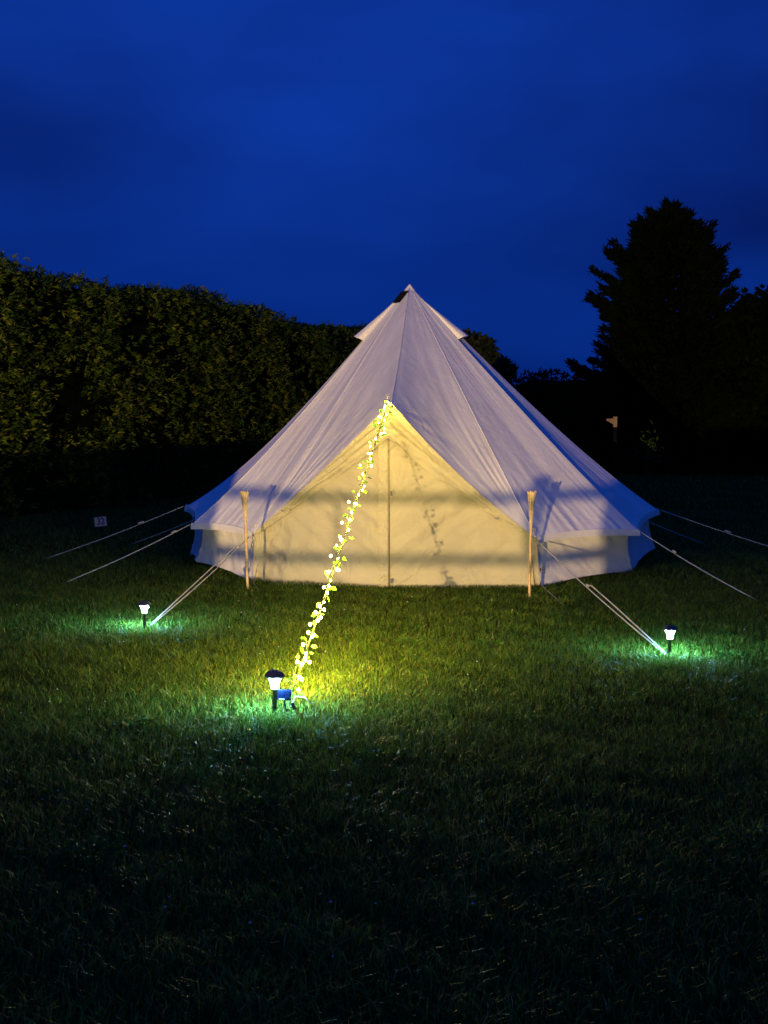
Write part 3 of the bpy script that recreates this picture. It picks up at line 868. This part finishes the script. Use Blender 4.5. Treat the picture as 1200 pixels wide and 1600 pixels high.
# the big conifer, black against the sky
def conifer(Y, label):
    base = at(1045, 655, Y); base.z = 0
    root = empty('conifer_tree', base, label, 'tree'); bpy.context.view_layer.update()
    k = Y / F_PX
    topz = CAM_H + (655 - 333) * k
    MB().tube([base, base + Vector((0, 0, topz * .5)), base + Vector((.03, 0, topz * .97))], [.26, .16, .03], 10).build('trunk', M['bark'], root, True)
    prof = [(0.02, 150), (0.25, 150), (0.42, 148), (0.55, 136), (0.66, 124), (0.76, 116), (0.83, 98), (0.90, 74), (0.95, 46), (0.985, 20), (1.0, 6)]   # crown radius in photo pixels by height
    def rad(f):
        for (f0, r0), (f1, r1) in zip(prof, prof[1:]):
            if f <= f1: return (r0 + (r1 - r0) * (f - f0) / (f1 - f0)) * k
        return .05
    r = random.Random(5); P = []; D = []; Lh = []
    limbs = []
    nbr = 230
    for i in range(nbr):
        f = 0.10 + 0.90 * (i / nbr) ** 0.9
        a = i * 2.399 + r.uniform(-.3, .3)
        side = math.cos(a)
        ln = rad(min(f + .02, 1)) * r.choice((.70, .85, .95, 1.05)) * r.uniform(.93, 1.07) * (0.86 if side > 0 else 0.98)
        rise = 0.10 + 0.75 * max(0, f - .35) 
        s = base + Vector((0, 0, topz * max(0.03, f - .07 * min(1, (1 - f) * 5))))
        pts = []
        for j in range(6):
            q = j / 5
            pts.append(s + Vector((math.cos(a) * ln * q, math.sin(a) * ln * q, ln * rise * q ** 1.3 - .10 * ln * math.sin(q * math.pi) * (1 - f) + .12 * q * q)))
        limbs.append((pts, ln))
        m = int(26 + 46 * ln)
        for j in range(m):
            q = r.uniform(.15, 1.0) ** .8; seg = min(int(q * 5), 4)
            p = pts[seg].lerp(pts[seg + 1], q * 5 - seg)
            tang = (pts[seg + 1] - pts[seg]).normalized()
            sd = tang.cross(Vector((0, 0, 1))).normalized() * r.choice((-1, 1))
            dd = (tang * r.uniform(.6, 1.2) + sd * r.uniform(0, .9) + Vector((0, 0, r.uniform(-.35, .45))))
            P.append(p); D.append(dd); Lh.append(r.uniform(.20, .42) * (1.1 - .45 * q))
    for pts, ln in limbs[::2]:
        MB().tube(pts, [.045, .035, .028, .020, .013, .006], 4).build('limb', M['bark'], root, True)
    for i in range(18):                                    # upright leaders that make the ragged top
        a = r.uniform(0, 6.283); q = r.random() ** .7 * 62 * k; h0 = topz * (1 - .0021 * q / k) - r.uniform(.55, .95)
        s = base + Vector((q * math.cos(a), q * math.sin(a), h0)); tl = r.uniform(.3, .75)
        for j in range(26):
            f = r.random()
            P.append(s + Vector((math.cos(a) * .25, math.sin(a) * .25, 1)) * tl * f); D.append(Vector((r.uniform(-.7, .7), r.uniform(-.7, .7), 1.0))); Lh.append(.16 + .22 * (1 - f))
    for i in range(2600):                                  # old dense growth round the trunk
        f = r.uniform(.05, .93); q = rad(f) * .62 * math.sqrt(r.random()); a = r.uniform(0, 6.283)
        P.append(base + Vector((q * math.cos(a), q * math.sin(a), topz * f))); D.append(Vector((math.cos(a), math.sin(a), .5))); Lh.append(r.uniform(.3, .55))
    P = np.array([list(p) for p in P]); D = np.array([list(d) for d in D]); Lh = np.array(Lh)
    n = len(P); idx = np.repeat(np.arange(n), 4)
    d = D[idx] / np.linalg.norm(D[idx], axis=1, keepdims=True) + rng.normal(0, .22, (len(idx), 3))
    c = np.array([[.008, .012, .004]]) * rng.uniform(.6, 1.4, (len(idx), 1))
    f = leaf_mesh('crown', P[idx] + rng.normal(0, .05, (len(idx), 3)), d, Lh[idx] * rng.uniform(.7, 1.1, len(idx)), np.full(len(idx), .060), c, M['needle'], root, .08)
    f['kind'] = 'stuff'
conifer(44, 'tall dark conifer standing against the blue sky on the right')

# wooden post with a short pointed arm, far right; lit top and shaded lower part put in by colour
pb = at(961, 655, 20.0); base = Vector((pb.x, pb.y, 0))
po = empty('wooden_post', base, 'wooden post with a short pointed arm lit at its top', 'post'); bpy.context.view_layer.update()
top = at(961, 651, 20.0).z
MB().box((base.x, base.y, top / 2 - .11), (.042, .042, top - .06)).build('upright', M['dark'], po)  # near-black colour stands in for shade below the lit top
MB().box((base.x, base.y, top - .07), (.050, .050, .14)).build('lit_post_top', M['lit_post_wood'], po)  # paler block for the lit end of the same post
z1 = top - .03
vs = [(-.026, 0, .005), (-.026, 0, -.072), (-.118, 0, -.022), (-.118, 0, .0)]
MB().add([(base.x + x, base.y - .025 + y, z1 + z) for y in (0, .05) for x, _, z in vs],
         [(0, 1, 2, 3), (7, 6, 5, 4), (0, 4, 5, 1), (1, 5, 6, 2), (2, 6, 7, 3), (3, 7, 4, 0)]).build('arm', M['lit_post_wood'], po)
# sapling in front of the boundary
sb2 = at(1012, 700, 24); base = Vector((sb2.x, sb2.y, 0))
sap = empty('young_shrub', base, 'small faint green shrub on the dark right lawn', 'shrub'); bpy.context.view_layer.update()
MB().tube([base, Vector((base.x, base.y, sb2.z))], [.015, .008], 6).build('stem', M['bark'], sap)
n = 120; pp = np.array(sb2) + rng.normal(0, 1, (n, 3)) * np.array([.12, .12, .17]) + np.array([0, 0, -.1])
f = leaf_mesh('crown', pp, rng.normal(0, 1, (n, 3)) + np.array([0, -.3, .6]), rng.uniform(.05, .12, n), rng.uniform(.03, .05, n), np.tile([[.03, .06, .01]], (n, 1)), M['leaf'], sap)
f['kind'] = 'stuff'

# ------------------------------------------------------------------ behind the photographer: the lamp and the gate that shade the tent
fl = empty('garden_floodlight', (LAMP_LOC.x, LAMP_LOC.y, 0), 'warm floodlight on a post behind the photographer lighting the tent', 'floodlight'); bpy.context.view_layer.update()
MB().tube([(LAMP_LOC.x, LAMP_LOC.y - .12, -.1), (LAMP_LOC.x, LAMP_LOC.y - .12, .80)], .03, 10).build('post', M['black'], fl)
MB().box(LAMP_LOC + Vector((0, -.10, 0)), (.22, .08, .16)).build('housing', M['black'], fl)
ld = bpy.data.lights.new('beam', 'SPOT'); ld.energy = LAMP_POWER; ld.color = (1.0, 0.70, 0.36); ld.spot_size = R(64); ld.spot_blend = 0.5; ld.shadow_soft_size = 0.034
lo = bpy.data.objects.new('beam', ld); col.objects.link(lo); lo.parent = fl
lo.matrix_parent_inverse = Matrix.Translation(-fl.location)
lo.location = LAMP_LOC
lo.rotation_euler = (Vector((0.6, 17, 2.2)) - LAMP_LOC).to_track_quat('-Z', 'Y').to_euler()

FY = -3.0
gate = empty('garden_gate', (-3.0, FY, 0), 'timber garden gate with open rails behind the photographer', 'gate'); bpy.context.view_layer.update()
gx0, gx1 = -3.735, -2.235
def board(x0, x1, z0, z1, name, parent, y=FY, d=.022): return MB().box(((x0 + x1) / 2, y, (z0 + z1) / 2), (x1 - x0, d, z1 - z0)).build(name, M['wood'], parent)
board(gx0, gx1, .810, .858, 'rail', gate); board(gx0, gx1, .585, .632, 'rail', gate, FY + .024)
board(gx0, gx1, .22, .28, 'rail', gate, FY - .03)
nbd = 26
for i in range(nbd):
    w = (gx1 - gx0) / nbd
    board(gx0 + i * w, gx0 + (i + 1) * w + .001 * (i % 2), .02, (.515 - .050 * min(1, max(0, (i - 9) / 6))) + random.uniform(-.02, .02), 'plank', gate, FY + .0005 * (i % 3))  # uneven, stepped tops shaped to fade and trim lamp light on the lawn
for x, z0, z1, w in ((-3.19, .60, .815, .014), (-2.45, .60, .905, .062)):
    board(x - w / 2, x + w / 2, z0, z1, 'upright', gate, FY + .048)
for lab, x0, x1, top in (('solid timber fence left of the gate behind the photographer', -7.9, gx0, .905), ('solid timber fence right of the gate behind the photographer', gx1, 2.2, .93)):
    fe = empty('timber_fence', ((x0 + x1) / 2, FY, 0), lab, 'fence'); bpy.context.view_layer.update()
    n = int((x1 - x0) / .14)
    for i in range(n):
        w = (x1 - x0) / n; board(x0 + i * w, x0 + (i + 1) * w + .002, .02, top + .002 * ((i * 7) % 3), 'plank', fe, FY + .003 * (i % 2))
    board(x0, x1, .25, .33, 'rail', fe, FY - .03, .03)
